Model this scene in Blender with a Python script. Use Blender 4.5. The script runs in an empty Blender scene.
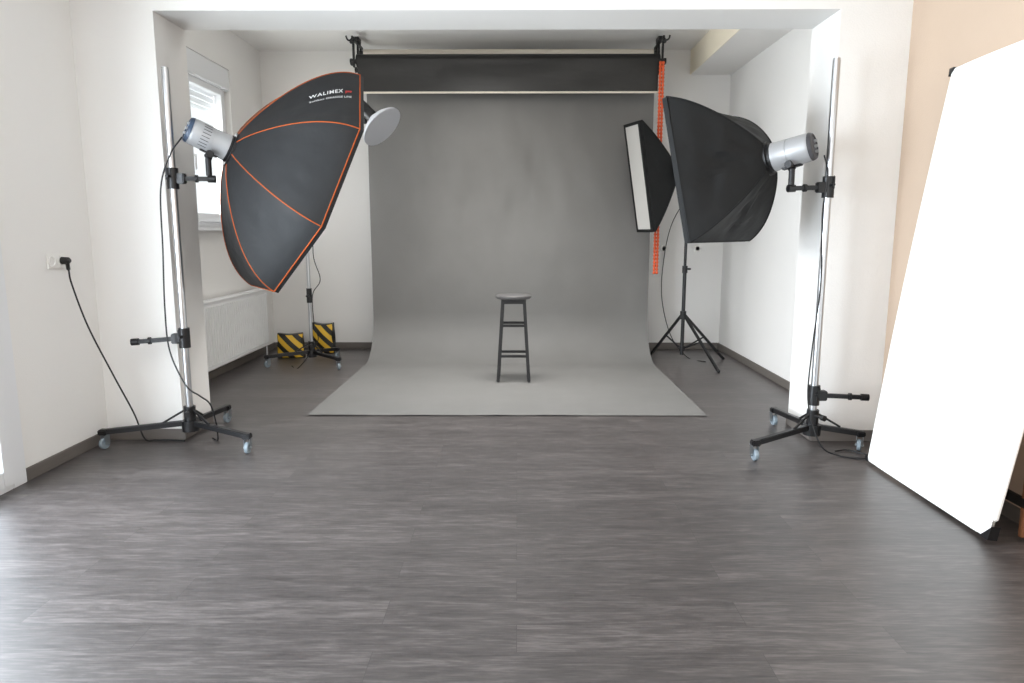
import bpy, bmesh, math, random
from mathutils import Vector as V, Matrix, noise
random.seed(3)
S = bpy.context.scene
COL = S.collection
S.view_settings.view_transform = 'Standard'
S.view_settings.look = 'None'
S.view_settings.exposure = 0.22

# ------------------------------------------------------------ materials
def lin(c):
    return tuple(((x/255)/12.92 if x/255 <= 0.04045 else ((x/255+0.055)/1.055)**2.4) for x in c) + (1,)

def mat(name, rgb, rough=0.5, metal=0.0, var=0.05, scale=6, bump=0.0, bscale=80, stretch=(1, 1, 1), spec=0.5, alpha=1.0):
    m = bpy.data.materials.new(name); m.use_nodes = True
    N = m.node_tree.nodes; L = m.node_tree.links
    b = N['Principled BSDF']
    tc = N.new('ShaderNodeTexCoord'); mp = N.new('ShaderNodeMapping')
    mp.inputs['Scale'].default_value = stretch
    L.new(tc.outputs['Object'], mp.inputs['Vector'])
    nz = N.new('ShaderNodeTexNoise'); nz.inputs['Scale'].default_value = scale; nz.inputs['Detail'].default_value = 4
    L.new(mp.outputs['Vector'], nz.inputs['Vector'])
    mx = N.new('ShaderNodeMix'); mx.data_type = 'RGBA'
    c = lin(rgb)
    mx.inputs['A'].default_value = tuple(x*(1-var) for x in c[:3])+(1,)
    mx.inputs['B'].default_value = tuple(min(1, x*(1+var)) for x in c[:3])+(1,)
    L.new(nz.outputs['Fac'], mx.inputs['Factor'])
    L.new(mx.outputs['Result'], b.inputs['Base Color'])
    b.inputs['Roughness'].default_value = rough
    b.inputs['Metallic'].default_value = metal
    b.inputs['Specular IOR Level'].default_value = spec
    b.inputs['Alpha'].default_value = alpha
    if bump > 0:
        n2 = N.new('ShaderNodeTexNoise'); n2.inputs['Scale'].default_value = bscale; n2.inputs['Detail'].default_value = 3
        L.new(mp.outputs['Vector'], n2.inputs['Vector'])
        bp = N.new('ShaderNodeBump'); bp.inputs['Strength'].default_value = bump; bp.inputs['Distance'].default_value = 0.01
        L.new(n2.outputs['Fac'], bp.inputs['Height']); L.new(bp.outputs['Normal'], b.inputs['Normal'])
    return m

M_wall = mat('white_plaster', (235, 233, 230), 0.85, var=0.02, scale=1.5, bump=0.12, bscale=120)
M_beige = mat('beige_plaster', (196, 174, 154), 0.85, var=0.04, scale=1.2, bump=0.12, bscale=120)
M_ceil = mat('ceiling_paint', (243, 241, 238), 0.9, var=0.02, scale=1.5)
M_cream = mat('cream_paint', (248, 238, 216), 0.9, var=0.02, scale=1.5)
M_base = mat('baseboard_wood', (106, 100, 95), 0.45, var=0.12, scale=8, stretch=(1, 1, 6))
M_pvc = mat('white_pvc', (230, 231, 233), 0.35, var=0.01)
M_rad = mat('radiator_enamel', (232, 232, 232), 0.35, var=0.01)
M_paper = mat('grey_paper', (113, 112, 110), 0.62, var=0.10, scale=3.0, bump=0.3, bscale=3.5, spec=.35)
M_blackcloth = mat('black_vinyl', (17, 16, 15), 0.42, var=0.2, scale=3, bump=0.25, bscale=5, stretch=(1, 1, 3))
M_whitebar = mat('white_bar', (222, 214, 200), 0.5)
M_fabric = mat('black_fabric', (24, 25, 27), 0.66, var=0.15, scale=5, bump=0.5, bscale=6, spec=.4)
M_fabric2 = mat('black_nylon', (17, 18, 19), 0.66, var=0.2, scale=5, bump=0.9, bscale=5, spec=.3)
M_orange = mat('orange_piping', (160, 78, 38), 0.75, var=0.06, spec=.15)
M_diff = mat('white_diffuser', (240, 240, 236), 0.8, var=0.01)
M_diffgrey = mat('grey_white_diffuser', (196, 194, 190), 0.8, var=0.02)
M_chrome = mat('chrome', (200, 202, 205), 0.28, 1.0, var=0.03)
M_black = mat('black_metal', (18, 18, 20), 0.4, var=0.1, spec=0.5)
M_plastic = mat('black_plastic', (18, 18, 20), 0.5, var=0.1)
M_silver = mat('silver_paint', (170, 171, 173), 0.42, 0.35, var=0.03)
M_blue = mat('blue_panel', (50, 66, 88), 0.4, var=0.1)
M_dgrey = mat('dark_grey_panel', (60, 60, 64), 0.4, var=0.1)
M_castor = mat('grey_wheel_rubber', (130, 142, 150), 0.4, var=0.05)
M_zinc = mat('zinc', (160, 166, 170), 0.3, 0.9)
M_seat = mat('seat_laminate', (88, 86, 86), 0.45, var=0.35, scale=30)
M_stool = mat('dark_painted_wood', (16, 15, 17), 0.5, var=0.15, scale=12, stretch=(1, 1, .2))
M_cable = mat('cable_rubber', (20, 20, 22), 0.5)
M_socket = mat('socket_plastic', (236, 234, 230), 0.3, var=0.01)
M_dish = mat('dish_white', (196, 199, 206), 0.5, var=0.02)
M_red = mat('red_print', (200, 36, 32), 0.6)
M_print = mat('white_print', (215, 215, 215), 0.6)
M_chain = mat('orange_plastic', (214, 88, 42), 0.45, var=0.05)
M_panel = mat('white_reflector_fabric', (246, 244, 240), 0.9, var=0.01)
M_glass = mat('pane_glass', (235, 245, 245), 0.03, var=0.0, alpha=0.08)
M_wood = mat('brown_wood', (128, 84, 56), 0.45, var=0.2, scale=10, stretch=(1, 1, .2))
M_hedge = mat('hedge_leaves', (158, 178, 138), 0.8, var=0.45, scale=9, bump=.5, bscale=20)
M_grass = mat('lawn', (140, 160, 110), 0.9, var=0.3, scale=12)

def hazard():
    m = bpy.data.materials.new('hazard_stripes'); m.use_nodes = True
    N = m.node_tree.nodes; L = m.node_tree.links; b = N['Principled BSDF']
    tc = N.new('ShaderNodeTexCoord'); sp = N.new('ShaderNodeSeparateXYZ'); L.new(tc.outputs['Object'], sp.inputs[0])
    a = N.new('ShaderNodeMath'); a.operation = 'ADD'; L.new(sp.outputs['X'], a.inputs[1]); L.new(sp.outputs['Z'], a.inputs[0])
    f = N.new('ShaderNodeMath'); f.operation = 'MULTIPLY'; f.inputs[1].default_value = 7.5; L.new(a.outputs[0], f.inputs[0])
    g = N.new('ShaderNodeMath'); g.operation = 'FRACT'; L.new(f.outputs[0], g.inputs[0])
    r = N.new('ShaderNodeValToRGB'); r.color_ramp.interpolation = 'CONSTANT'
    r.color_ramp.elements[0].color = lin((26, 25, 22)); r.color_ramp.elements[1].position = 0.5
    r.color_ramp.elements[1].color = lin((214, 172, 48)); L.new(g.outputs[0], r.inputs[0])
    L.new(r.outputs[0], b.inputs['Base Color']); b.inputs['Roughness'].default_value = 0.5
    return m
M_haz = hazard()

def floor_mat():
    m = bpy.data.materials.new('grey_oak_laminate'); m.use_nodes = True
    N = m.node_tree.nodes; L = m.node_tree.links; b = N['Principled BSDF']
    tc = N.new('ShaderNodeTexCoord')
    br = N.new('ShaderNodeTexBrick'); br.offset = 0.37; br.offset_frequency = 2
    br.inputs['Scale'].default_value = 1.0
    br.inputs['Brick Width'].default_value = 1.22; br.inputs['Row Height'].default_value = 0.155
    br.inputs['Mortar Size'].default_value = 0.0011; br.inputs['Mortar Smooth'].default_value = 0.5
    br.inputs['Color1'].default_value = (0, 0, 0, 1); br.inputs['Color2'].default_value = (1, 1, 1, 1)
    br.inputs['Mortar'].default_value = (0.4, 0.4, 0.4, 1)
    L.new(tc.outputs['Object'], br.inputs['Vector'])
    sc = N.new('ShaderNodeVectorMath'); sc.operation = 'MULTIPLY_ADD'
    L.new(br.outputs['Color'], sc.inputs[0]); sc.inputs[1].default_value = (3.7, 0.9, 5.0)
    L.new(tc.outputs['Object'], sc.inputs[2])
    mp = N.new('ShaderNodeMapping'); mp.inputs['Scale'].default_value = (1.4, 9.5, 1); L.new(sc.outputs[0], mp.inputs['Vector'])
    n1 = N.new('ShaderNodeTexNoise'); n1.inputs['Scale'].default_value = 3.0; n1.inputs['Detail'].default_value = 12; n1.inputs['Roughness'].default_value = 0.72; n1.inputs['Distortion'].default_value = 0.7
    L.new(mp.outputs[0], n1.inputs['Vector'])
    mp2 = N.new('ShaderNodeMapping'); mp2.inputs['Scale'].default_value = (5.0, 60, 1); L.new(sc.outputs[0], mp2.inputs['Vector'])
    n2 = N.new('ShaderNodeTexNoise'); n2.inputs['Scale'].default_value = 2.0; n2.inputs['Detail'].default_value = 6
    L.new(mp2.outputs[0], n2.inputs['Vector'])
    r = N.new('ShaderNodeValToRGB')
    r.color_ramp.elements[0].position = 0.26; r.color_ramp.elements[0].color = lin((38, 35, 35))
    r.color_ramp.elements[1].position = 0.80; r.color_ramp.elements[1].color = lin((110, 104, 102))
    e = r.color_ramp.elements.new(0.5); e.color = lin((68, 63, 62))
    ad = N.new('ShaderNodeMath'); ad.operation = 'MULTIPLY_ADD'; ad.inputs[1].default_value = 0.44
    L.new(n2.outputs['Fac'], ad.inputs[0])
    ms = N.new('ShaderNodeMath'); ms.operation = 'MULTIPLY_ADD'; ms.inputs[1].default_value = 0.84; ms.inputs[2].default_value = -0.19
    L.new(n1.outputs['Fac'], ms.inputs[0]); L.new(ms.outputs[0], ad.inputs[2])
    pl = N.new('ShaderNodeMath'); pl.operation = 'MULTIPLY_ADD'; pl.inputs[1].default_value = 0.09
    L.new(br.outputs['Color'], pl.inputs[0]); L.new(ad.outputs[0], pl.inputs[2])
    mp3 = N.new('ShaderNodeMapping'); mp3.inputs['Scale'].default_value = (1.5, 4.5, 1); L.new(sc.outputs[0], mp3.inputs['Vector'])
    vo = N.new('ShaderNodeTexVoronoi'); vo.inputs['Scale'].default_value = 1.0; L.new(mp3.outputs[0], vo.inputs['Vector'])
    km = N.new('ShaderNodeMapRange'); km.inputs['From Min'].default_value = 0.02; km.inputs['From Max'].default_value = 0.13
    km.inputs['To Min'].default_value = -0.10; km.inputs['To Max'].default_value = 0.0
    L.new(vo.outputs['Distance'], km.inputs['Value'])
    ka = N.new('ShaderNodeMath'); ka.operation = 'ADD'; L.new(pl.outputs[0], ka.inputs[0]); L.new(km.outputs[0], ka.inputs[1])
    L.new(ka.outputs[0], r.inputs[0])
    mx = N.new('ShaderNodeMix'); mx.data_type = 'RGBA'
    L.new(br.outputs['Fac'], mx.inputs['Factor']); L.new(r.outputs[0], mx.inputs['A']); mx.inputs['B'].default_value = lin((46, 43, 42))
    L.new(mx.outputs['Result'], b.inputs['Base Color'])
    rr = N.new('ShaderNodeMapRange'); rr.inputs['To Min'].default_value = 0.32; rr.inputs['To Max'].default_value = 0.48
    L.new(n1.outputs['Fac'], rr.inputs['Value']); L.new(rr.outputs[0], b.inputs['Roughness'])
    b.inputs['Specular IOR Level'].default_value = 1.0
    bp = N.new('ShaderNodeBump'); bp.inputs['Strength'].default_value = 0.2; bp.inputs['Distance'].default_value = 0.002
    L.new(n2.outputs['Fac'], bp.inputs['Height']); L.new(bp.outputs['Normal'], b.inputs['Normal'])
    return m
M_floor = floor_mat()

# ------------------------------------------------------------ geometry
def frame(d):
    d = V(d).normalized()
    a = V((0, 0, 1)) if abs(d.z) < 0.9 else V((1, 0, 0))
    u = (a - d*a.dot(d)).normalized()
    n = d.cross(u)
    return d, u, n

class G:
    def __init__(self): self.v = []; self.f = []
    def add(self, vs, fs):
        o = len(self.v); self.v += [V(x) for x in vs]; self.f += [tuple(o+i for i in f) for f in fs]; return self
    def box(self, c, s, rot=None, bev=0.0):
        bm = bmesh.new(); bmesh.ops.create_cube(bm, size=1)
        for x in bm.verts: x.co = V((x.co.x*s[0], x.co.y*s[1], x.co.z*s[2]))
        if bev > 0: bmesh.ops.bevel(bm, geom=list(bm.edges), offset=bev, segments=2, affect='EDGES')
        bm.verts.index_update()
        R = rot if rot is not None else Matrix.Identity(3)
        self.add([R @ x.co + V(c) for x in bm.verts], [[w.index for w in f.verts] for f in bm.faces]); bm.free(); return self
    def beam(self, p1, p2, w, h, bev=0.003):
        p1 = V(p1); p2 = V(p2); d, u, n = frame(p2-p1)
        R = Matrix((d, n, u)).transposed()
        return self.box((p1+p2)/2, ((p2-p1).length, w, h), R, bev)
    def cyl(self, p1, p2, r1, r2=None, n=20):
        if r2 is None: r2 = r1
        p1 = V(p1); p2 = V(p2)
        return self.lathe(p1, p2-p1, [(0, 0), (0, r1), ((p2-p1).length, r2), ((p2-p1).length, 0)], n)
    def lathe(self, o, ax, prof, n=32):
        d, u, w = frame(ax); o = V(o); vs = []; fs = []
        for (t, r) in prof:
            r = max(r, 1e-4)
            for i in range(n):
                a = 2*math.pi*i/n
                vs.append(o+d*t+u*(r*math.cos(a))+w*(r*math.sin(a)))
        for k in range(len(prof)-1):
            for i in range(n):
                j = (i+1) % n
                fs.append((k*n+i, k*n+j, (k+1)*n+j, (k+1)*n+i))
        return self.add(vs, fs)
    def tube(self, pts, r, n=8, closed=False):
        pts = [V(p) for p in pts]; m = len(pts); vs = []; fs = []
        pu = None
        for i, p in enumerate(pts):
            if closed: t = pts[(i+1) % m]-pts[i-1]
            else: t = pts[min(i+1, m-1)]-pts[max(i-1, 0)]
            t.normalize()
            if pu is None: _, pu, _w = frame(t)
            pu = (pu - t*pu.dot(t)).normalized(); w = t.cross(pu)
            for k in range(n):
                a = 2*math.pi*k/n; vs.append(p+pu*(r*math.cos(a))+w*(r*math.sin(a)))
        for i in range(m if closed else m-1):
            i2 = (i+1) % m
            for k in range(n):
                k2 = (k+1) % n; fs.append((i*n+k, i*n+k2, i2*n+k2, i2*n+k))
        if not closed:
            fs.append(tuple(range(n))[::-1]); fs.append(tuple((m-1)*n+k for k in range(n)))
        return self.add(vs, fs)
    def ball(self, c, r, n=8):
        return self.lathe(V(c)-V((0, 0, r)), (0, 0, 1), [(r-r*math.cos(math.pi*i/6), r*math.sin(math.pi*i/6)) for i in range(7)], n)

def spline(pts, k=8):
    P = [V(p) for p in pts]; P = [P[0]*2-P[1]]+P+[P[-1]*2-P[-2]]; out = []
    for i in range(1, len(P)-2):
        a, b, c, d = P[i-1:i+3]
        for j in range(k):
            t = j/k
            out.append(0.5*((2*b)+(c-a)*t+(2*a-5*b+4*c-d)*t*t+(3*b-a-3*c+d)*t**3))
    out.append(P[-2]); return out

ORG = {}
def mkmesh(name, g, m, origin, smooth=True, recalc=True):
    me = bpy.data.meshes.new(name)
    me.from_pydata([v-origin for v in g.v], [], g.f); me.update()
    if recalc:
        bm = bmesh.new(); bm.from_mesh(me); bmesh.ops.remove_doubles(bm, verts=bm.verts, dist=1e-5)
        bmesh.ops.recalc_face_normals(bm, faces=bm.faces); bm.to_mesh(me); bm.free()
    if smooth:
        for p in me.polygons: p.use_smooth = True
        me.set_sharp_from_angle(angle=math.radians(35 if smooth is True else smooth))
    me.materials.append(m)
    return me

def center(g):
    xs = [v.x for v in g.v]; ys = [v.y for v in g.v]; zs = [v.z for v in g.v]
    return V(((min(xs)+max(xs))/2, (min(ys)+max(ys))/2, (min(zs)+max(zs))/2))

def meta(o, label, cat, group=None):
    o['label'] = label; o['category'] = cat
    if group: o['group'] = group

def thing(name, label, cat, loc, group=None):
    e = bpy.data.objects.new(name, None); e.empty_display_size = 0.1; e.location = loc
    COL.objects.link(e); meta(e, label, cat, group); ORG[e.name] = V(loc); return e

def part(parent, name, g, m, label=None, recalc=True, smooth=True):
    c = center(g); o = bpy.data.objects.new(name, mkmesh(name, g, m, c, smooth, recalc))
    COL.objects.link(o); o.parent = parent; o.location = c-ORG[parent.name]; ORG[o.name] = c
    if label: o['label'] = label
    return o

def solo(name, label, cat, g, m, group=None, recalc=True):
    c = center(g); o = bpy.data.objects.new(name, mkmesh(name, g, m, c, True, recalc))
    COL.objects.link(o); o.location = c; ORG[o.name] = c; meta(o, label, cat, group); return o

def struct(name, g, m, smooth=False):
    o = bpy.data.objects.new(name, mkmesh(name, g, m, V((0, 0, 0)), smooth, True)); COL.objects.link(o)
    o['kind'] = 'structure'; ORG[o.name] = V((0, 0, 0)); return o

def bx(g, x0, x1, y0, y1, z0, z1, bev=0):
    return g.box(((x0+x1)/2, (y0+y1)/2, (z0+z1)/2), (x1-x0, y1-y0, z1-z0), None, bev)

# ------------------------------------------------------------ room shell
XL, XR = -2.59, 2.27
YP0, YP1 = 4.28, 4.68
PL, PR = -2.11, 1.86
ZS = 2.565
AL, AR, YB = -2.74, 2.27, 7.8
ZC, ZA = 2.95, 3.2
YR = -2.6
g = G().add([(XL-.4, YR-.2, 0), (XR+.4, YR-.2, 0), (XR+.4, YB+.2, 0), (XL-.4, YB+.2, 0), (XL-.4, YR-.2, -.1), (XR+.4, YR-.2, -.1), (XR+.4, YB+.2, -.1), (XL-.4, YB+.2, -.1)],
            [(0, 1, 2, 3), (7, 6, 5, 4), (0, 4, 5, 1), (1, 5, 6, 2), (2, 6, 7, 3), (3, 7, 4, 0)])
struct('floor', g, M_floor)
DY0, DY1, DZ = 0.7, 3.42, 2.3
g = G()
bx(g, XL-.18, XL, YR, DY0, 0, ZC); bx(g, XL-.18, XL, DY1, YP0, 0, ZC); bx(g, XL-.18, XL, DY0, DY1, DZ, ZC)
struct('wall_left', g, M_wall)
g = G(); bx(g, XR, XR+.15, YR, YP0, 0, ZC); struct('wall_right', g, M_beige)
g = G(); bx(g, XL-.18, -2.0, YR-.15, YR, 0, ZC); bx(g, 1.8, XR+.15, YR-.15, YR, 0, ZC); bx(g, -2.0, 1.8, YR-.15, YR, 2.4, ZC); bx(g, -2.0, 1.8, YR-.15, YR, 0, .7)
struct('wall_rear', g, M_wall)
g = G(); bx(g, AL-.18, PL, YP0, YP1, 0, ZA); bx(g, PR, AR+.15, YP0, YP1, 0, ZA); bx(g, PL, PR, YP0, YP1, ZS, ZA)
struct('wall_partition', g, M_wall)
WY0, WY1, WZ0, WZ1 = 5.2, 6.95, 1.34, 2.82
g = G()
bx(g, AL-.18, AL, YP1, WY0, 0, ZA); bx(g, AL-.18, AL, WY1, YB, 0, ZA); bx(g, AL-.18, AL, WY0, WY1, 0, WZ0); bx(g, AL-.18, AL, WY0, WY1, WZ1, ZA)
struct('wall_alcove_left', g, M_wall)
g = G(); bx(g, AL-.18, AR+.15, YB, YB+.15, 0, ZA); struct('wall_back', g, M_wall)
g = G(); bx(g, AR, AR+.15, YP1, YB, 0, ZA); struct('wall_alcove_right', g, M_wall)
g = G(); bx(g, XL-.18, XR+.15, YR-.15, YP0, ZC, ZC+.1); struct('ceiling', g, M_ceil)
g = G(); bx(g, AL-.18, AR+.15, YP0, YB+.15, ZA, ZA+.1); struct('ceiling_alcove', g, M_ceil)
g = G(); bx(g, 1.84, AR, YP1, YB, 2.95, ZA); struct('trim_1', g, M_ceil)
g = G(); bx(g, 1.834, 1.84, YP1, YB, 2.95, ZA); struct('trim_5', g, M_cream)

bh, bt = 0.07, 0.014
def base(name, x0, x1, y0, y1):
    g = G(); bx(g, x0, x1, y0, y1, 0, bh, .003); struct(name, g, M_base)
base('baseboard_left', XL, XL+bt, DY1+.09, YP0)
base('baseboard_pier_left', XL+bt, PL+bt, YP0-bt, YP0)
base('baseboard_reveal_left', PL, PL+bt, YP0, YP1)
base('baseboard_alcove_left', AL, AL+bt, YP1, YB)
base('baseboard_back', AL+bt, AR-bt, YB-bt, YB)
base('baseboard_alcove_right', AR-bt, AR, YP1, YB)
base('baseboard_reveal_right', PR-bt, PR, YP0, YP1)
base('baseboard_pier_right', PR-bt, XR-bt, YP0-bt, YP0)
base('baseboard_right', XR-bt, XR, YR, YP0)

def ringbox(g, x0, x1, y0, y1, z0, z1, w):
    bx(g, x0, x1, y0, y0+w, z0, z1, .004); bx(g, x0, x1, y1-w, y1, z0, z1, .004)
    bx(g, x0, x1, y0+w, y1-w, z0, z0+w, .004); bx(g, x0, x1, y0+w, y1-w, z1-w, z1, .004)
g = G(); xw = AL-.10
ringbox(g, xw-.03, xw+.04, WY0, WY1, WZ0, WZ1, .06)
ym = 6.10
ringbox(g, xw-.01, xw+.06, WY0+.05, ym-.005, WZ0+.05, WZ1-.18, .075)
ringbox(g, xw-.01, xw+.06, ym+.005, WY1-.05, WZ0+.05, WZ1-.18, .075)
g.cyl((xw+.06, ym+.04, 1.95), (xw+.09, ym+.04, 1.95), .012); g.beam((xw+.09, ym+.04, 1.96), (xw+.09, ym+.04, 1.83), .02, .012)
struct('window_1', g, M_pvc, True)
g = G(); bx(g, xw+.01, xw+.016, WY0+.12, ym-.07, WZ0+.12, WZ1-.25); bx(g, xw+.01, xw+.016, ym+.07, WY1-.12, WZ0+.12, WZ1-.25)
struct('window_1_glass', g, M_glass)
g = G(); bx(g, AL-.06, AL+.10, WY0-.06, WY1+.05, WZ0-.03, WZ0, .006); struct('trim_2', g, M_pvc)
g = G(); bx(g, AL-.07, AL-.002, WY0, WY1, WZ1-.20, WZ1, .01)
struct('trim_3', g, M_pvc)
g = G()
for i in range(5): bx(g, xw-.065, xw-.050, WY0+.02, WY1-.02, WZ1-.16-.055*(i+1)+.004, WZ1-.16-.055*i, .004)
struct('trim_6', g, M_pvc)

g = G(); xd = XL-.07
ringbox(g, xd-.03, xd+.085, DY0-.03, DY1+.09, 0.0, DZ+.05, .10)
yd = (DY0+DY1)/2
ringbox(g, xd+.003, xd+.098, DY0+.065, yd-.002, .03, DZ-.045, .085)
ringbox(g, xd+.003, xd+.098, yd+.002, DY1-.005, .03, DZ-.045, .085)
struct('door_1', g, M_pvc, True)
g = G(); bx(g, xd+.03, xd+.036, DY0+.14, yd-.08, .11, DZ-.12); bx(g, xd+.03, xd+.036, yd+.08, DY1-.08, .11, DZ-.12)
struct('door_1_glass', g, M_glass)
g = G()
for (a, b) in ((-2.0, -.1), (-.1, 1.8)):
    bx(g, a, a+.07, YR-.1, YR-.04, .7, 2.4); bx(g, b-.07, b, YR-.1, YR-.04, .7, 2.4)
    bx(g, a+.07, b-.07, YR-.1, YR-.04, .7, .77); bx(g, a+.07, b-.07, YR-.1, YR-.04, 2.33, 2.4)
struct('window_2', g, M_pvc)

# ------------------------------------------------------------ outdoors seen through the alcove window
g = G(); vs = []; fs = []
A_, B_ = V((-4.4, 6.0, 0)), V((-9.5, 16.5, 0)); nu, nv = 60, 16
dd_ = (B_-A_).normalized(); nr = V((dd_.y, -dd_.x, 0))
for j in range(nv+1):
    for i in range(nu+1):
        p_ = A_.lerp(B_, i/nu)+V((0, 0, 2.3*j/nv)); k_ = noise.noise(p_*1.6)*.25+noise.noise(p_*5)*.12
        if j == nv: p_ -= nr*.25
        vs.append(p_+nr*k_+V((0, 0, (noise.noise(p_*2.5)*.25 if j > nv-3 else 0))))
for j in range(nv):
    for i in range(nu):
        a = j*(nu+1)+i; fs.append((a, a+1, a+nu+2, a+nu+1))
o = solo('garden_hedge', 'pale green clipped hedge outside the window', 'hedge', g.add(vs, fs), M_hedge); o['kind'] = 'stuff'
g = G(); bx(g, -30, XL-.42, -14, 30, -.12, -.10); struct('ground', g, M_grass)

# ------------------------------------------------------------ radiator
rx0, rx1, ry0, ry1, rz0, rz1 = AL+.04, AL+.14, 5.35, 7.25, .13, .72
T = thing('radiator', 'white panel radiator with vertical ribs fixed below the window', 'radiator', (rx1-.05, (ry0+ry1)/2, rz0))
g = G(); bx(g, rx0+.012, rx1-.012, ry0, ry1, rz0, rz1-.02, .004)
k = int((ry1-ry0)/.05)
for i in range(k):
    y = ry0+.03+i*.05; g.box((rx1-.008, y, (rz0+rz1)/2-.01), (.016, .026, rz1-rz0-.08), None, .006)
part(T, 'panel', g, M_rad)
g = G(); bx(g, rx0, rx1, ry0, ry1, rz1-.02, rz1, .005)
for i in range(40): bx(g, rx0+.02, rx1-.02, ry0+.04+i*.046, ry0+.065+i*.046, rz1, rz1+.003)
part(T, 'top_grille', g, M_rad)
g = G(); g.cyl((rx1-.04, ry1, rz1-.06), (rx1-.04, ry1+.07, rz1-.06), .018); g.cyl((rx1-.04, ry1+.02, .0), (rx1-.04, ry1+.02, rz1-.06), .008)
part(T, 'valve', g, M_pvc)
for y in (ry0+.25, ry1-.25):
    part(T, 'wall_bracket', bx(G(), AL+.001, rx0+.013, y-.02, y+.02, rz0+.06, rz1-.1), M_rad)

# ------------------------------------------------------------ paper backdrop
PX0, PX1 = -1.50, 1.36
YV, RC = 7.26, 0.46
T = thing('paper_backdrop', 'grey seamless paper backdrop hanging and sweeping out over the floor', 'backdrop', ((PX0+PX1)/2, 6.0, 0))
prof = [(7.31, 2.965), (7.28, 2.955), (YV, 2.90)]
z = 2.85
while z > RC: prof.append((YV, z)); z -= .025
for i in range(17):
    a = math.pi/2*i/16; prof.append((YV-RC+RC*math.cos(a), .004+RC-RC*math.sin(a)))
y = YV-RC-.04
while y > 4.9: prof.append((y, .004)); y -= .04
prof.append((4.86, .006))
nx = 200; vs = []; fs = []
for j, (yy, zz) in enumerate(prof):
    for i in range(nx+1):
        x = PX0+(PX1-PX0)*i/nx
        oy = oz = 0
        if zz > RC*.6:
            w = math.exp(-((zz-1.85)/.5)**2)*math.exp(-((x+.1)/1.05)**2)
            low = min(1, (zz-RC*.6)/.5)*min(1, max(0, (2.9-zz)/.4))
            rid = noise.noise(V((x*4.4+zz*.9, zz*1.9, 1)))
            oy = -w*.024*(rid+.3*noise.noise(V((x*8, zz*4, 7))))
            oy += -low*.028*noise.noise(V((x*1.5, zz*1.0, 4))) - low*.005*noise.noise(V((x*6, zz*1.6, 9)))
        elif yy < 6.7:
            oz = .004*max(0, noise.noise(V((x*3, yy*2, 2)))) + (.006 if j > len(prof)-3 else 0)*abs(noise.noise(V((x*2, 0, 3))))
        vs.append((x, yy+oy, zz+oz))
for j in range(len(prof)-1):
    for i in range(nx):
        a = j*(nx+1)+i; fs.append((a, a+1, a+nx+2, a+nx+1))
part(T, 'paper_sheet', G().add(vs, fs), M_paper)
part(T, 'roll_core', G().cyl((PX0-.03, 7.32, 2.90), (PX1+.03, 7.32, 2.90), .052, n=28), M_paper)

BX0, BX1 = -1.535, 1.355
T = thing('black_backdrop', 'black vinyl backdrop rolled up with pale weighted bottom bar', 'backdrop', (-.08, 7.12, 2.66))
part(T, 'roll', G().cyl((BX0-.02, 7.12, 2.935), (BX1+.02, 7.12, 2.935), .065, n=32), M_blackcloth)
vs = []; fs = []
for j in range(13):
    for i in range(81):
        x = BX0+(BX1-BX0)*i/80; zz = 2.94-j*.30/12
        vs.append((x, 7.052+.006*noise.noise(V((x*2, zz*6, 0))), zz))
for j in range(12):
    for i in range(80):
        a = j*81+i; fs.append((a, a+1, a+82, a+81))
part(T, 'hanging_sheet', G().add(vs, fs), M_blackcloth)
part(T, 'bottom_bar', G().cyl((BX0-.005, 7.052, 2.632), (BX1+.005, 7.052, 2.632), .010, n=12), M_whitebar)
solo('white_backdrop_roll', 'thin white backdrop roll resting on the ceiling brackets', 'backdrop',
     G().cyl((BX0-.02, 7.45, 3.09), (BX1+.02, 7.45, 3.09), .036, n=28), M_whitebar)

for (x, s) in ((-1.585, 1), (1.403, -1)):
    T = thing('backdrop_bracket', 'black metal roll bracket with clamp knobs screwed to the ceiling', 'bracket', (x, 7.3, ZA), 'ceiling brackets for backdrop rolls')
    g = G(); bx(g, x-.010, x+.010, 7.07, 7.52, 3.13, 3.16, .003); bx(g, x-.02, x+.02, 7.25, 7.38, 3.15, ZA, .002)
    bx(g, x-.009, x+.009, 7.10, 7.14, 2.88, 3.14, .003); bx(g, x-.009, x+.009, 7.30, 7.34, 2.85, 3.14, .003); bx(g, x-.009, x+.009, 7.43, 7.47, 3.05, 3.14, .003)
    part(T, 'arm', g, M_black)
    for (y, zz) in ((7.12, 2.935), (7.32, 2.90), (7.45, 3.09)):
        g = G().cyl((x-.015*s, y, zz), (x+.05*s, y, zz), .022)
        g.cyl((x-.035*s, y, zz), (x-.015*s, y, zz), .028, n=10)
        part(T, 'expander', g, M_black)
    for (y, zz) in ((7.12, 3.10), (7.12, 2.90)):
        g = G().cyl((x, y-.02, zz), (x, y-.055, zz), .009); g.lathe((x, y-.055, zz), (0, -1, 0), [(0, 0), (0, .018), (.016, .022), (.022, .015), (.022, 0)], 10)
        part(T, 'knob', g, M_plastic)
    g = G().tube(spline([(x, 7.08, 3.14), (x-.02*s, 7.05, 3.11), (x-.04*s, 7.04, 3.12), (x-.05*s, 7.04, 3.15)], 5), .008)
    part(T, 'hook', g, M_black)

g = G(); cx, cy = 1.375, 6.99
zt, zb = 2.89, .90
n_ = int((zt-zb)/.034)
for i in range(n_+1):
    zz = zb+(zt-zb)*i/n_
    for s in (-1, 1): g.ball((cx+s*.0135, cy, zz), .0150, 10)
for s in (-1, 1): g.cyl((cx+s*.0135, cy, zb), (cx+s*.0135, cy, zt), .010, n=8)
solo('pull_chain', 'bright orange plastic bead pull chain hanging beside the backdrop', 'chain', g, M_chain)

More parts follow.
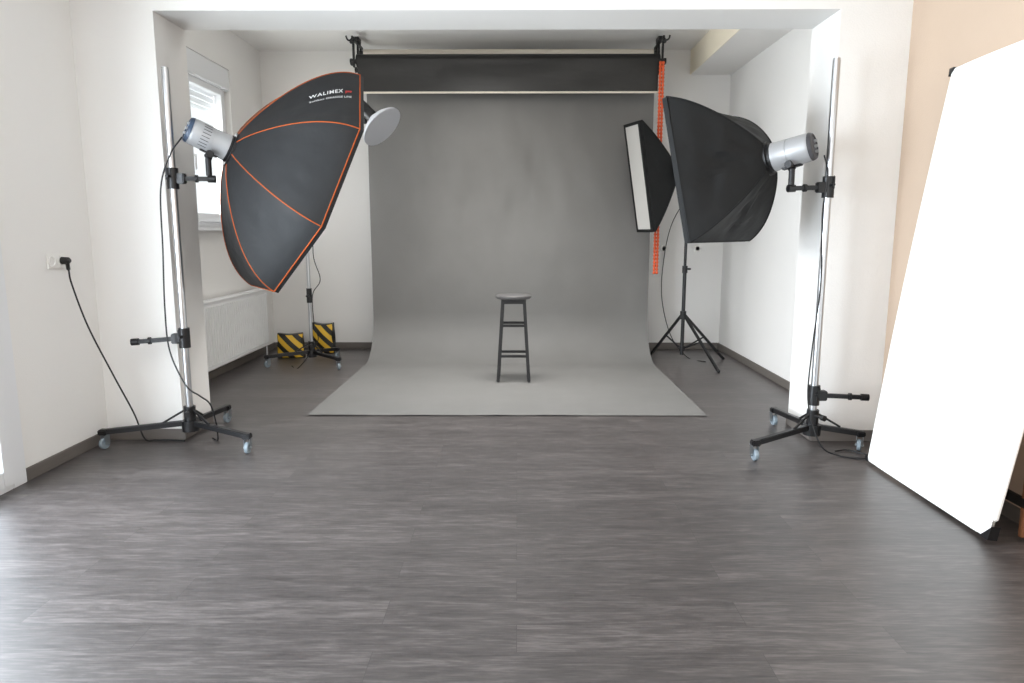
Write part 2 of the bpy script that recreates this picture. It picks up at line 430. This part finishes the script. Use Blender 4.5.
# ------------------------------------------------------------ stool
sx, sy = -.03, 6.10; sz = .012
T = thing('bar_stool', 'tall dark wooden bar stool with round grey seat', 'stool', (sx, sy, 0))
g = G().lathe((sx, sy, .725), (0, 0, 1), [(0, 0), (0, .14), (.004, .152), (.018, .158), (.028, .156), (.034, .148), (.034, 0)], 40)
part(T, 'seat', g, M_seat, 'round mottled grey seat')
def lp(ix, iy, zz):
    k = zz/.725; r = .135*(1-k)+.092*k; return V((sx+ix*r, sy+iy*r, zz))
for ix in (-1, 1):
    for iy in (-1, 1):
        part(T, 'leg', G().beam(lp(ix, iy, sz), lp(ix, iy, .728), .028, .028, .004), M_stool)
for iy in (-1, 1):
    for zz in (.50, .235): part(T, 'rung', G().beam(lp(-1, iy, zz), lp(1, iy, zz), .018, .022, .003), M_stool)
for ix in (-1, 1):
    for zz in (.42, .17): part(T, 'rung', G().beam(lp(ix, -1, zz), lp(ix, 1, zz), .018, .022, .003), M_stool)
for iy in (-1, 1): part(T, 'apron', G().beam(lp(-1, iy, .705), lp(1, iy, .705), .018, .035, .003), M_stool)

# ------------------------------------------------------------ roller stands
def castor(T, x, y, top):
    r = .034
    g = G(); a = random.uniform(-.6, .6)
    R = Matrix.Rotation(a, 3, 'Z')
    o = V((x, y, 0))
    def q(v): return o+R @ V(v)
    for s in (-1, 1): g.box(q((s*.018, .008, r+.024)), (.003, .034, .062), R, .001)
    g.box(q((0, .015, r*2+.02)), (.04, .045, .005), R, .001)
    g.cyl(q((0, .015, r*2+.02)), q((0, .015, top)), .009, n=12)
    g.cyl(q((-.024, 0, r)), q((.024, 0, r)), .006, n=10)
    c = part(T, 'castor', g, M_zinc)
    g = G().lathe(q((-.012, 0, r)), R @ V((1, 0, 0)), [(0, 0), (0, r*.6), (.0, r-.004), (.004, r), (.020, r), (.024, r-.004), (.024, r*.6), (.024, 0)], 28)
    part(c, 'wheel', g, M_castor)

def roller_stand(label, px, py, ztop, feet, polr=.021, group='wheeled light stands'):
    T = thing('light_stand', label, 'light stand', (px, py, 0), group)
    g = G().cyl((px, py, .10), (px, py, ztop), polr, n=24); g.cyl((px, py, ztop), (px, py, ztop+.012), polr*.9, n=24)
    part(T, 'pole', g, M_chrome, 'chrome pole')
    g = G().cyl((px, py, .09), (px, py, .24), polr+.014, n=20); g.cyl((px, py, .085), (px, py, .15), polr+.03, n=20)
    g.cyl((px, py-.03, .21), (px+.02, py-.085, .21), .008); g.cyl((px+.02, py-.075, .21), (px+.03, py-.1, .21), .018, n=8)
    part(T, 'hub', g, M_black)
    for (fx, fy) in feet:
        f = V((fx, fy, 0)); d = (f-V((px, py, 0))); d.z = 0; d.normalize()
        a = V((px, py, .135))+d*.03; b = V((fx, fy, .105))
        g = G().beam(a, b+d*.02, .036, .032, .004)
        g.beam(V((px, py, .215))+d*.03, V((px, py, .14))+d*.16, .012, .012, .002)
        g.box(b, (.05, .05, .034), None, .006)
        part(T, 'leg', g, M_black)
        castor(T, fx, fy, .1)
    return T

def pole_clamp(T, px, py, z, tip, name='clamp_arm', polr=.021):
    g = G(); g.cyl((px, py, z-.06), (px, py, z+.06), polr+.012, n=16)
    d = (V(tip)-V((px, py, z))); d.normalize()
    g.box(V((px, py, z))+d*.045, (.05, .05, .06), None, .005)
    g.beam(V((px, py, z))+d*.04, V(tip), .026, .026, .004)
    g.cyl(V(tip)-d*.03, V(tip)+d*.012, .021, n=14)
    g.cyl(V(tip)-d*.10, V(tip)-d*.085, .022, n=14)
    c = part(T, name, g, M_black)
    g = G().cyl((px, py-.02, z+.01), (px-.0, py-.075, z+.01), .008); g.beam((px-.0, py-.07, z-.015), (px+.0, py-.07, z+.06), .012, .012, .004)
    part(c, 'lever', g, M_plastic)

L1 = (-2.02, 4.19)
TL = roller_stand('chrome pole light stand on three castors carrying octagonal softbox', L1[0], L1[1], 2.22, [(-2.50, 4.08), (-1.60, 4.0), (-2.0, 4.68)])
pole_clamp(TL, L1[0], L1[1], 1.61, (-1.80, 4.235, 1.61))
pole_clamp(TL, L1[0], L1[1], .665, (-2.31, 4.15, .645), 'handle_arm')
R1 = (1.79, 4.13)
TR = roller_stand('chrome pole light stand on castors carrying square softbox', R1[0], R1[1], 2.25, [(1.37, 3.89), (1.75, 4.64), (2.06, 4.08)])
pole_clamp(TR, R1[0], R1[1], 1.555, (1.555, 4.09, 1.545))
pole_clamp(TR, R1[0], R1[1], .33, (2.085, 4.09, .325), 'handle_arm')
B1 = (-2.02, 6.78)
TB = roller_stand('chrome wheeled stand standing near the radiator with round reflector lamp', B1[0], B1[1], 2.2, [(-2.42, 6.66), (-1.70, 6.55), (-1.86, 7.12)], .017)
g = G(); g.cyl((B1[0], B1[1], 2.15), (B1[0], B1[1], 2.27), .03, n=16); g.cyl((B1[0]-.15, B1[1]+.0, 2.21), (-1.41, 6.70, 2.36), .012, n=14)
part(TB, 'boom_arm', g, M_black)
g = G(); g.cyl((B1[0], B1[1], .62), (B1[0], B1[1], .76), .026, n=16); g.cyl((B1[0], B1[1]-.02, .69), (B1[0]-.0, B1[1]-.08, .69), .012, n=8)
part(TB, 'collar', g, M_black)
part(TB, 'collar', G().cyl((B1[0], B1[1], 1.2), (B1[0], B1[1], 1.3), .024, n=16), M_black)

# ------------------------------------------------------------ flash heads
def flash(label, C, d, Ln, r, spigot, group='studio flash heads', back=M_plastic, body=None):
    C = V(C); d, u, n = frame(d)
    T = thing('studio_flash', label, 'studio flash', C-u*r, group)
    a = C-d*Ln/2
    g = G().lathe(a, d, [(0, 0), (0, r*.86), (.012, r*.96), (.03, r), (Ln*.55, r), (Ln*.55, r*.96), (Ln*.58, r*.96), (Ln*.58, r), (Ln*.86, r), (Ln*.9, r*1.03), (Ln*.97, r*1.03), (Ln*.97, 0)], 36)
    part(T, 'housing', g, body or M_silver)
    g = G().lathe(a, -d, [(-.010, r*.97), (-.010, r*.99), (.0, r*.95), (.010, r*.88), (.012, r*.78), (.006, r*.74), (.006, 0)], 36)
    b = part(T, 'control_panel', g, back)
    for k in range(3):
        cc = a-d*.006+u*(.03-.03*k)+n*.02
        part(b, 'knob', G().cyl(cc, cc-d*.016, .009, n=12), M_silver)
    g = G()
    for k in range(8):
        ang = -.9+k*.26; w = u*math.cos(ang+math.pi/2)+n*math.sin(ang+math.pi/2)
        R = Matrix((d, w, d.cross(w))).transposed()
        g.box(C-d*Ln*.12+w*r*.995, (Ln*.20, .004, .003), R)
    part(T, 'vents', g, M_plastic)
    g = G().lathe(a+d*Ln*.96, d, [(0, r*.9), (0, r*1.05), (.02, r*1.05), (.02, r*.9), (0, r*.9)], 36)
    part(T, 'mount_ring', g, M_plastic)
    g = G(); sp = V(spigot)
    top = C-V((0, 0, r*1.0))
    g.cyl(sp-V((0, 0, .05)), sp+V((0, 0, .05)), .017, n=16)
    g.beam(sp+V((0, 0, .045)), top+V((0, 0, .004)), .04, .03, .005)
    g.beam(top-d*.06+V((0, 0, .0)), top+d*.05, .045, .02, .004)
    g.cyl(sp+V((0, 0, .07))-n*.045, sp+V((0, 0, .07))+n*.045, .014, n=12)
    y = part(T, 'mounting_bracket', g, M_plastic)
    sgn = 1 if n.y < 0 else -1
    part(y, 'knob', G().lathe(sp+V((0, 0, .07))+n*.045*sgn, n*sgn, [(0, 0), (0, .02), (.02, .024), (.03, .02), (.03, 0)], 10), M_plastic)
    return T

def ang_dir(theta, pitch, sx_=1):
    t = math.radians(theta); p = math.radians(pitch)
    return V((sx_*math.cos(p)*math.cos(t), math.cos(p)*math.sin(t), -math.sin(p)))

dL = ang_dir(33, 24)
ringL = V((-1.725, 4.33, 1.79))
CL = ringL-dL*.13
flash('silver cylindrical studio flash with blue-black back panel, holding octagonal softbox', CL, dL, .235, .078, (-1.83, 4.25, 1.68), back=M_blue)
dR = ang_dir(39, 12, -1)
ringR = V((1.475, 4.19, 1.725))
CR = ringR-dR*.120
flash('silver cylindrical studio flash behind the square softbox', CR, dR, .225, .080, (1.565, 4.100, 1.605), back=M_dgrey)

# ------------------------------------------------------------ softboxes
def softbox(name, label, ringp, d, corners, depth, r0, fab, pip, pr, exp=.85, lip=.05, group=None, sub=24, mix=1.0, inset=.012, rec=.45, dm=None, sag=.012, crease=.010, rlim=22, rs_=None):
    d, u, n = frame(d)
    if n.y > 0: n = -n
    ringp = V(ringp)
    T = thing(name, label, 'softbox', ringp, group)
    k = len(corners)
    def rib(i, t):
        cu, cn = corners[i % k]; c = V((cu, cn)); L = c.length
        s = mix*math.sin(math.pi/2*(t**exp))+(1-mix)*t
        rr = r0+(L-r0)*s; q = c/L*rr
        return ringp+d*(depth*t)+u*q.x+n*q.y
    def surf(i, t, w): return rib(i, t).lerp(rib(i+1, t), w)
    g = G(); nw = 18
    fcen = ringp+d*depth
    def inner(i, off):
        cu, cn = corners[i % k]
        if k == 4: q = V((cu-math.copysign(inset, cu), cn-math.copysign(inset, cn)))
        else: q = V((cu, cn))*(1-inset/V((cu, cn)).length)
        return fcen+d*off+u*q.x+n*q.y
    for i in range(k):
        vs = []; fs = []
        for j in range(sub+1):
            for w in range(nw+1):
                p_ = surf(i, j/sub, w/nw)
                e_ = math.sin(math.pi*w/nw)*math.sin(math.pi*min(1, j/sub))
                pleat = abs(noise.noise(V((j/sub*2.5+i, w/nw*5, i*2.3))))
                ins = e_*(sag+crease*(noise.noise(p_*9+V((i*3, 0, 0)))+1.0*pleat))
                ax = ringp+d*(depth*j/sub); p_ = p_+(ax-p_).normalized()*ins
                vs.append(p_)
        for j in range(sub):
            for w in range(nw):
                a = j*(nw+1)+w; fs.append((a, a+1, a+nw+2, a+nw+1))
        g.add(vs, fs)
        e = [rib(i, 1), rib(i+1, 1), rib(i+1, 1)+d*lip, rib(i, 1)+d*lip]
        g.add(e, [(0, 1, 2, 3)])
        g.add([rib(i, 1)+d*lip, rib(i+1, 1)+d*lip, inner(i+1, lip), inner(i, lip)], [(0, 1, 2, 3)])
    part(T, 'fabric_shell', g, fab, recalc=True, smooth=rlim)
    g = G()
    for i in range(k):
        g.tube([rib(i, j/sub) for j in range(sub+1)], pr, 8)
    g.tube([rib(i, 1) for i in range(k)], pr*1.1, 8, True)
    part(T, 'piping', g, pip, 'orange seam piping' if pip is M_orange else None)
    g = G()
    vs = [inner(i, lip*rec) for i in range(k)]
    vs2 = [x-d*.004 for x in vs]
    fs = [tuple(range(k)), tuple(range(k, 2*k))[::-1]]+[(i, (i+1) % k, k+(i+1) % k, k+i) for i in range(k)]
    g.add(vs+vs2, fs)
    part(T, 'diffuser', g, dm or M_diff, 'white front diffuser')
    q0 = rs_ or r0*1.12
    g = G().lathe(ringp-d*.006, d, [(0, r0*.6), (0, q0), (.03, q0), (.03, r0*.6), (0, r0*.6)], 32)
    part(T, 'speed_ring', g, M_plastic)
    return T, surf, d, u, n

R8 = .77; DO = .47
oc = [(R8*math.cos(math.radians(22.5+45*i)), R8*math.sin(math.radians(22.5+45*i))) for i in range(8)]
TO, surf, d_, u_, n_ = softbox('octagonal_softbox', 'large black octagonal softbox with orange seams, tilted down toward stool', ringL, dL, oc, DO, .095, M_fabric, M_orange, .0036, exp=.78, mix=.86, sag=.012, crease=.008, lip=.025)
def letter(txt, size, t0, w0, m, name, bold=0.0, sxx=1.0, sp=1.0, slope=0.0):
    cu = bpy.data.curves.new('tmp', 'FONT'); cu.body = txt; cu.size = size; cu.resolution_u = 3
    cu.offset = size*bold; cu.space_character = sp
    ob = bpy.data.objects.new('tmp', cu); COL.objects.link(ob)
    dg = bpy.context.evaluated_depsgraph_get(); me = bpy.data.meshes.new_from_object(ob.evaluated_get(dg))
    bm = bmesh.new(); bm.from_mesh(me)
    bmesh.ops.triangulate(bm, faces=bm.faces)
    bmesh.ops.subdivide_edges(bm, edges=[e for e in bm.edges if e.calc_length() > .03], cuts=2)
    bm.verts.index_update()
    L = (surf(0, .85, .5)-surf(0, .35, .5)).length/.5
    Wd = (surf(0, .7, 0)-surf(0, .7, 1)).length
    g = G(); vs = []
    for v in bm.verts:
        t = t0+v.co.x*sxx/L; w = w0-v.co.y/Wd-slope*(t-.5)
        p_ = surf(0, t, w)
        nn = (surf(0, t+.01, w)-p_).cross(surf(0, t, w+.01)-p_).normalized()
        ax = ringL+dL*(DO*t)
        if nn.dot(p_-ax) < 0: nn = -nn
        vs.append(p_+nn*.002)
    g.add(vs, [[w.index for w in f.verts] for f in bm.faces])
    wid = max(v.co.x for v in bm.verts)*sxx/L
    bm.free(); bpy.data.objects.remove(ob)
    part(TO, name, g, m, recalc=False, smooth=False)
    return wid
w = letter('WALIMEX', .052, .49, .48, M_print, 'lettering', .02, .78, 1.2, .20)
letter('pro', .038, .49+w+.025, .48, M_red, 'lettering', .03, .80, 1.05, .20)
letter('Softbox ORANGE LINE', .027, .495, .58, M_print, 'lettering', .01, .90, 1.12, .20)

hw, hh = .45, .415
TS, sf2, *_ = softbox('square_softbox', 'black nylon square softbox seen from its side and back', ringR+dR*.01, dR, [(hh, hw), (-hh, hw), (-hh, -hw), (hh, -hw)], .36, .115, M_fabric2, M_fabric2, .005, exp=.82, mix=.62, lip=.03, sag=.03, crease=.035, rlim=14, rs_=.098)
dS = V((-.93, -.32, -.17)).normalized()
fc = V((1.14, 6.78, 1.80)); rs = fc-dS*.40
softbox('strip_softbox', 'narrow black strip softbox with white front diffuser on tripod stand', rs, dS, [(.51, .15), (-.51, .15), (-.51, -.15), (.51, -.15)], .37, .08, M_fabric2, M_fabric2, .006, exp=.9, lip=.03, mix=.22, inset=.028, rec=.9, dm=M_diffgrey)
CS = rs-dS*.125
flash('studio flash behind the narrow strip softbox', CS, dS, .22, .07, CS+V((.03, .01, -.13)))
sp = CS+V((.03, .01, -.17))
T = thing('tripod_light_stand', 'black tripod light stand with spread legs carrying strip softbox', 'light stand', (sp.x, sp.y, 0))
zt = CS.z-.18
g = G().cyl((sp.x, sp.y, .08), (sp.x, sp.y, .95), .018); g.cyl((sp.x, sp.y, .95), (sp.x, sp.y, zt), .014)
part(T, 'column', g, M_black)
for z0 in (.94, 1.35): part(T, 'collar', G().cyl((sp.x, sp.y, z0-.04), (sp.x, sp.y, z0+.03), .026).cyl((sp.x, sp.y, z0), (sp.x+.05, sp.y-.03, z0), .01, n=8), M_plastic)
part(T, 'leg_hub', G().cyl((sp.x, sp.y, .44), (sp.x, sp.y, .52), .03), M_plastic)
part(T, 'brace_hub', G().cyl((sp.x, sp.y, .12), (sp.x, sp.y, .17), .028), M_plastic)
for (fx, fy) in ((1.88, 6.42), (1.42, 7.34), (2.12, 7.10)):
    c = V((sp.x, sp.y, .48)); f = V((fx, fy, .014)); dd = (f-c); dd.z = 0; dd.normalize()
    g = G().beam(c+dd*.02, f, .024, .024, .003); m_ = (c+f)/2
    g.beam(V((sp.x, sp.y, .145))+dd*.02, m_, .013, .013, .002)
    l = part(T, 'leg', g, M_black)
    part(l, 'foot_cap', G().ball(f+V((0, 0, .003)), .016, 10), M_plastic)

# round reflector lamp on the rear stand
dB = V((.62, -.24, -.60)).normalized(); RB = V((-1.305, 6.62, 2.32))
T = flash('small studio flash with shallow white round reflector dish on boom', RB-dB*.11, dB, .20, .055, (-1.405, 6.70, 2.34), back=M_plastic, body=M_black)
q = .95
g = G().lathe(RB-dB*.01, dB, [(t*q, r*q) for t, r in [(0, .06), (.03, .10), (.07, .17), (.11, .215), (.13, .222), (.13, .216), (.105, .208), (.065, .16), (.03, .09), (.012, .05)]], 48)
part(T, 'reflector_dish', g, M_dish)
part(T, 'diffuser', G().cyl(RB+dB*.118*q, RB+dB*.122*q, .214*q, n=48), M_dish)

# ------------------------------------------------------------ hazard weights (soft bags)
def slump(cx_, cy_, w, dp, h, rz):
    T = thing('weight_bag', 'black weight bag with yellow hazard stripes beside the stand base', 'weight bag', (cx_, cy_, 0), 'striped weight bags')
    R = Matrix.Rotation(math.radians(rz), 3, 'Z')
    def surfp(f, a, b, off=0):
        bul = math.sin(math.pi*a)**.6*math.sin(math.pi*min(1, b*.9+.08))**.6 if 0 < a < 1 else 0
        wid = w*(1-.10*b); x = (a-.5)*wid+.012*noise.noise(V((cx_+b*3, a, f)))
        y = f*(dp/2*(.35+.65*bul))
        z = .004+b*h*(1-.05*math.sin(math.pi*a))
        return V((cx_, cy_, 0))+R @ V((x, y, z))
    n = 14
    g = G(); vs = []; fs = []
    for f in (-1, 1):
        for j in range(n+1):
            for i in range(n+1): vs.append(surfp(f, i/n, j/n))
    m = (n+1)*(n+1)
    for s in range(2):
        for j in range(n):
            for i in range(n):
                a = s*m+j*(n+1)+i; fs.append((a, a+1, a+n+2, a+n+1))
    for i in range(n):
        fs.append((i, i+1, m+i+1, m+i)); t = n*(n+1); fs.append((t+i, t+i+1, m+t+i+1, m+t+i))
        l = i*(n+1); fs.append((l, l+n+1, m+l+n+1, m+l)); l += n; fs.append((l, l+n+1, m+l+n+1, m+l))
    part(T, 'bag', g.add(vs, fs), M_black)
    g = G(); vs = []; fs = []
    for j in range(n+1):
        for i in range(n+1): vs.append(surfp(-1, .02+.96*i/n, .03+.94*j/n)+R @ V((0, -.006, 0)))
    for j in range(n):
        for i in range(n):
            a = j*(n+1)+i; fs.append((a, a+1, a+n+2, a+n+1))
    part(T, 'striped_face', g.add(vs, fs), M_haz, 'yellow and black diagonal striped face')
slump(-2.36, 7.20, .28, .14, .26, 8)
slump(-2.10, 7.50, .26, .16, .33, -8)

# ------------------------------------------------------------ white reflector panel
Y0, Y1 = 2.80, 3.83; xb, xt, zt_ = 2.00, 2.235, 2.12
T = thing('reflector_panel', 'tall white fabric reflector panel leaning against the beige wall', 'reflector', (xb, (Y0+Y1)/2, 0))
up = V((xt-xb, 0, zt_)); Lp = up.length; up.normalize(); nrm = V((-up.z, 0, up.x))
Hh = Lp-.02
def pp(y, s, off=0):
    a = (y-Y0)/(Y1-Y0); bow = .022*math.sin(math.pi*max(0, min(1, s/Hh)))*(2*a-1)
    s2 = s+.010*math.sin(math.pi*max(0, min(1, a)))*(2*s/Hh-1)*(1 if s > Hh*.5 else 0)
    return V((xb, y-.035*s+bow, .02))+up*s2+nrm*off
g = G()
vs = []; fs = []
for j in range(41):
    for i in range(21):
        a, b_ = i/20, j/40
        y = Y0+.002+(Y1-Y0-.004)*a; s = .002+(Hh-.004)*b_
        vs.append(pp(y, s, .015+(.012+.014*noise.noise(V((a*3, b_*5, 2))))*math.sin(math.pi*a)*math.sin(math.pi*b_)))
for j in range(40):
    for i in range(20):
        a = j*21+i; fs.append((a, a+1, a+22, a+21))
g.add(vs, fs)
vs = [pp(Y0+.01+(Y1-Y0-.02)*i/4, .01+(Hh-.02)*j/20, -.004) for j in range(21) for i in range(5)]
fs = [(j*5+i, j*5+i+1, j*5+i+6, j*5+i+5) for j in range(20) for i in range(4)]
g.add(vs, fs)
part(T, 'fabric', g, M_panel, 'bright white stretched fabric')
g = G(); r_ = .012; loop = []
yA, yB, sA, sB = Y0+.006, Y1-.006, .006, Hh-.006
for k_ in range(1, 24): loop.append(pp(yB, sA+(sB-sA)*k_/24, .002))
for k_ in range(1, 12): loop.append(pp(yB+(yA-yB)*k_/12, sB, .002))
for k_ in range(1, 24): loop.append(pp(yA, sB+(sA-sB)*k_/24, .002))
for k_ in range(1, 12): loop.append(pp(yA+(yB-yA)*k_/12, sA, .002))
g.tube(loop, r_, 10, True)
part(T, 'frame', g, M_panel)
for (cy_, cs_, sy_, ss_, sz_) in ((Y1, Hh, -1, -1, .6), (Y0, Hh, 1, -1, .6), (Y0, 0, 1, 1, 1.0), (Y1, 0, -1, 1, .5)):
    g = G()
    q = [pp(cy_-sy_*.010, cs_-ss_*.002, .0), pp(cy_+sy_*.045*sz_, cs_-ss_*.002, 0), pp(cy_+sy_*.012*sz_, cs_+ss_*.035*sz_, 0), pp(cy_-sy_*.010, cs_+ss_*.06*sz_, 0)]
    q = [x+nrm*(.022+.006*noise.noise(x*30)) for x in q]+[x-nrm*.018 for x in q]
    g.add(q, [(0, 1, 2, 3), (7, 6, 5, 4), (0, 4, 5, 1), (1, 5, 6, 2), (2, 6, 7, 3), (3, 7, 4, 0)])
    part(T, 'corner_cap', g, M_black, 'dark fabric corner pocket')

T = thing('folded_easel', 'folded brown wooden easel leaning behind the white panel', 'easel', (2.17, 3.0, 0))
for yy in (2.84, 3.30):
    part(T, 'leg', G().beam((2.165, yy, .012), (2.235, yy*.55+3.07*.45, 1.25), .022, .04, .003), M_wood)
for zz in (.16, .62):
    kk = zz/1.25*.45
    part(T, 'crossbar', G().beam((2.165+.07*zz/1.25-.014, 2.82+(.23)*kk*2*.5, zz), (2.165+.07*zz/1.25-.014, 3.32-.23*kk*2*.5, zz), .016, .045, .003), M_black)

# ------------------------------------------------------------ wall socket and cables
T = thing('wall_socket', 'white double wall socket on the plaster wall', 'socket', (XL, 3.93, 1.14))
part(T, 'plate', G().box((XL+.005, 3.93, 1.14), (.010, .155, .082), None, .003), M_socket)
for y in (3.892, 3.97):
    g = G().lathe((XL+.009, y, 1.14), (1, 0, 0), [(0, 0), (0, .030), (.004, .030), (.004, .024), (.001, .022), (.001, 0)], 24)
    part(T, 'receptacle', g, M_socket)
T = thing('power_cable', 'black power cord plugged into the wall socket trailing to floor', 'cable', (XL+.03, 3.97, 1.1))
g = G().cyl((XL+.012, 3.97, 1.14), (XL+.05, 3.97, 1.14), .021, .019); g.cyl((XL+.05, 3.97, 1.14), (XL+.06, 3.97, 1.14), .019, .01)
g.beam((XL+.04, 3.97, 1.135), (XL+.045, 3.97, 1.085), .018, .018, .004)
part(T, 'plug', g, M_plastic)
part(T, 'cord', G().tube(spline([(XL+.045, 3.97, 1.09), (XL+.05, 3.98, 1.0), (XL+.09, 4.03, .75), (XL+.17, 4.10, .45), (XL+.24, 4.16, .2), (XL+.27, 4.20, .03), (XL+.32, 4.235, .008), (-2.18, 4.24, .008), (-2.08, 4.22, .008)]), .0048), M_cable)

def cable(label, pts, r=.0045):
    solo('power_cable', label, 'cable', G().tube(spline(pts), r), M_cable)
cable('black cord hanging along the octagonal softbox stand', [(-1.93, 4.15, 1.84), (-1.99, 4.12, 1.74), (-2.06, 4.12, 1.55), (-2.075, 4.12, 1.2), (-2.085, 4.11, .85), (-2.07, 4.10, .6), (-1.97, 4.06, .40), (-1.90, 4.08, .33), (-1.86, 4.12, .27), (-1.85, 4.16, .15), (-1.88, 4.24, .010), (-1.93, 4.28, .008)])
cable('black cord hanging along the square softbox stand', [(1.70, 4.0, 1.72), (1.735, 4.02, 1.62), (1.725, 4.03, 1.4), (1.75, 4.05, 1.0), (1.725, 4.05, .6), (1.72, 4.04, .3), (1.78, 3.98, .07), (1.88, 3.96, .008), (2.0, 3.9, .008), (2.06, 3.96, .008), (1.98, 4.06, .008), (1.9, 4.04, .008)])
cable('thin black cord looping from rear lamp stand', [(-1.43, 6.75, 2.27), (-1.62, 6.78, 1.95), (-1.9, 6.76, 1.5), (-1.95, 6.73, 1.1), (-1.89, 6.72, .85), (-1.97, 6.72, .7), (-1.96, 6.70, .4), (-1.93, 6.68, .25), (-2.1, 6.60, .01), (-2.2, 6.7, .008)])
cable('black cord running from strip light down the back wall', [(1.76, 7.02, 1.84), (1.74, 7.2, 1.7), (1.66, 7.6, 1.4), (1.62, 7.76, 1.05), (1.60, 7.74, .6), (1.66, 7.5, .2), (1.78, 7.2, .008), (1.9, 6.95, .008)])
for (x, w_) in ((1.62, .08), (1.99, .08)):
    T = thing('wall_socket', 'small white wall socket on the back wall', 'socket', (x, YB, 1.12))
    part(T, 'plate', G().box((x, YB-.005, 1.12), (w_, .010, .08), None, .003), M_socket)
    part(T, 'receptacle', G().lathe((x, YB-.009, 1.12), (0, -1, 0), [(0, 0), (0, .030), (.004, .030), (.004, .024), (.001, .022), (.001, 0)], 24), M_socket)

# ------------------------------------------------------------ lights
def area(name, loc, rot, sx_, sy_, power, col, spread=180):
    l = bpy.data.lights.new(name, 'AREA'); l.shape = 'RECTANGLE'; l.size = sx_; l.size_y = sy_; l.energy = power; l.color = col
    l.spread = math.radians(spread)
    o = bpy.data.objects.new(name, l); o.location = loc; o.rotation_euler = [math.radians(a) for a in rot]; COL.objects.link(o); return o
area('daylight_patio_door', (XL-.40, 2.0, 1.2), (0, -90, 0), 2.2, 2.5, 330, (.82, .91, 1), 160)
area('daylight_alcove_window', (AL-.45, (WY0+WY1)/2, 2.1), (0, -90, 0), 1.4, 1.8, 90, (.96, .985, 1))
area('daylight_rear_window', (-.1, YR-.35, 1.55), (90, 0, 0), 3.6, 1.6, 70, (1, .98, .95))
area('room_fill_overhead', (.2, 1.6, 2.93), (0, 0, 0), 2.6, 1.8, 22, (1, .98, .95))  # added overhead fill to lift the front-room walls, no real fixture
area('alcove_fill_overhead', (-.1, 5.7, 3.15), (0, 0, 0), 1.6, .6, 36, (1, .985, .96), 100)  # fill light added above the alcove and floor paper, not a fixture
area('alcove_ceiling_fill', (-.1, 4.95, 2.72), (180, 0, 0), 3.4, .2, 18, (1, .985, .96))  # added upward fill, hidden behind the header, brightens the alcove ceiling
sl = bpy.data.lights.new('backdrop_glow_fill', 'SPOT'); sl.energy = 95; sl.spot_size = math.radians(52); sl.spot_blend = 1; sl.shadow_soft_size = .15; sl.color = (1, .99, .96)  # spot added to make the glow mid-backdrop, stands for no studio lamp
so = bpy.data.objects.new('backdrop_glow_fill', sl); so.location = (-.75, 4.85, 2.72)
so.rotation_euler = (V((-.12, 7.26, 1.70))-so.location).to_track_quat('-Z', 'Y').to_euler(); COL.objects.link(so)
w = bpy.data.worlds.new('World'); S.world = w; w.use_nodes = True
bg = w.node_tree.nodes['Background']; bg.inputs[0].default_value = (.92, .97, 1, 1); bg.inputs[1].default_value = 1.0

# ------------------------------------------------------------ camera
cam = bpy.data.cameras.new('camera'); cam.sensor_width = 36; cam.lens = 36*700/1024
co = bpy.data.objects.new('camera', cam); co.location = (0, 0, 1.3)
co.rotation_euler = (math.radians(90-8.89), 0, math.radians(.41)); COL.objects.link(co); S.camera = co
cam.clip_start = .05
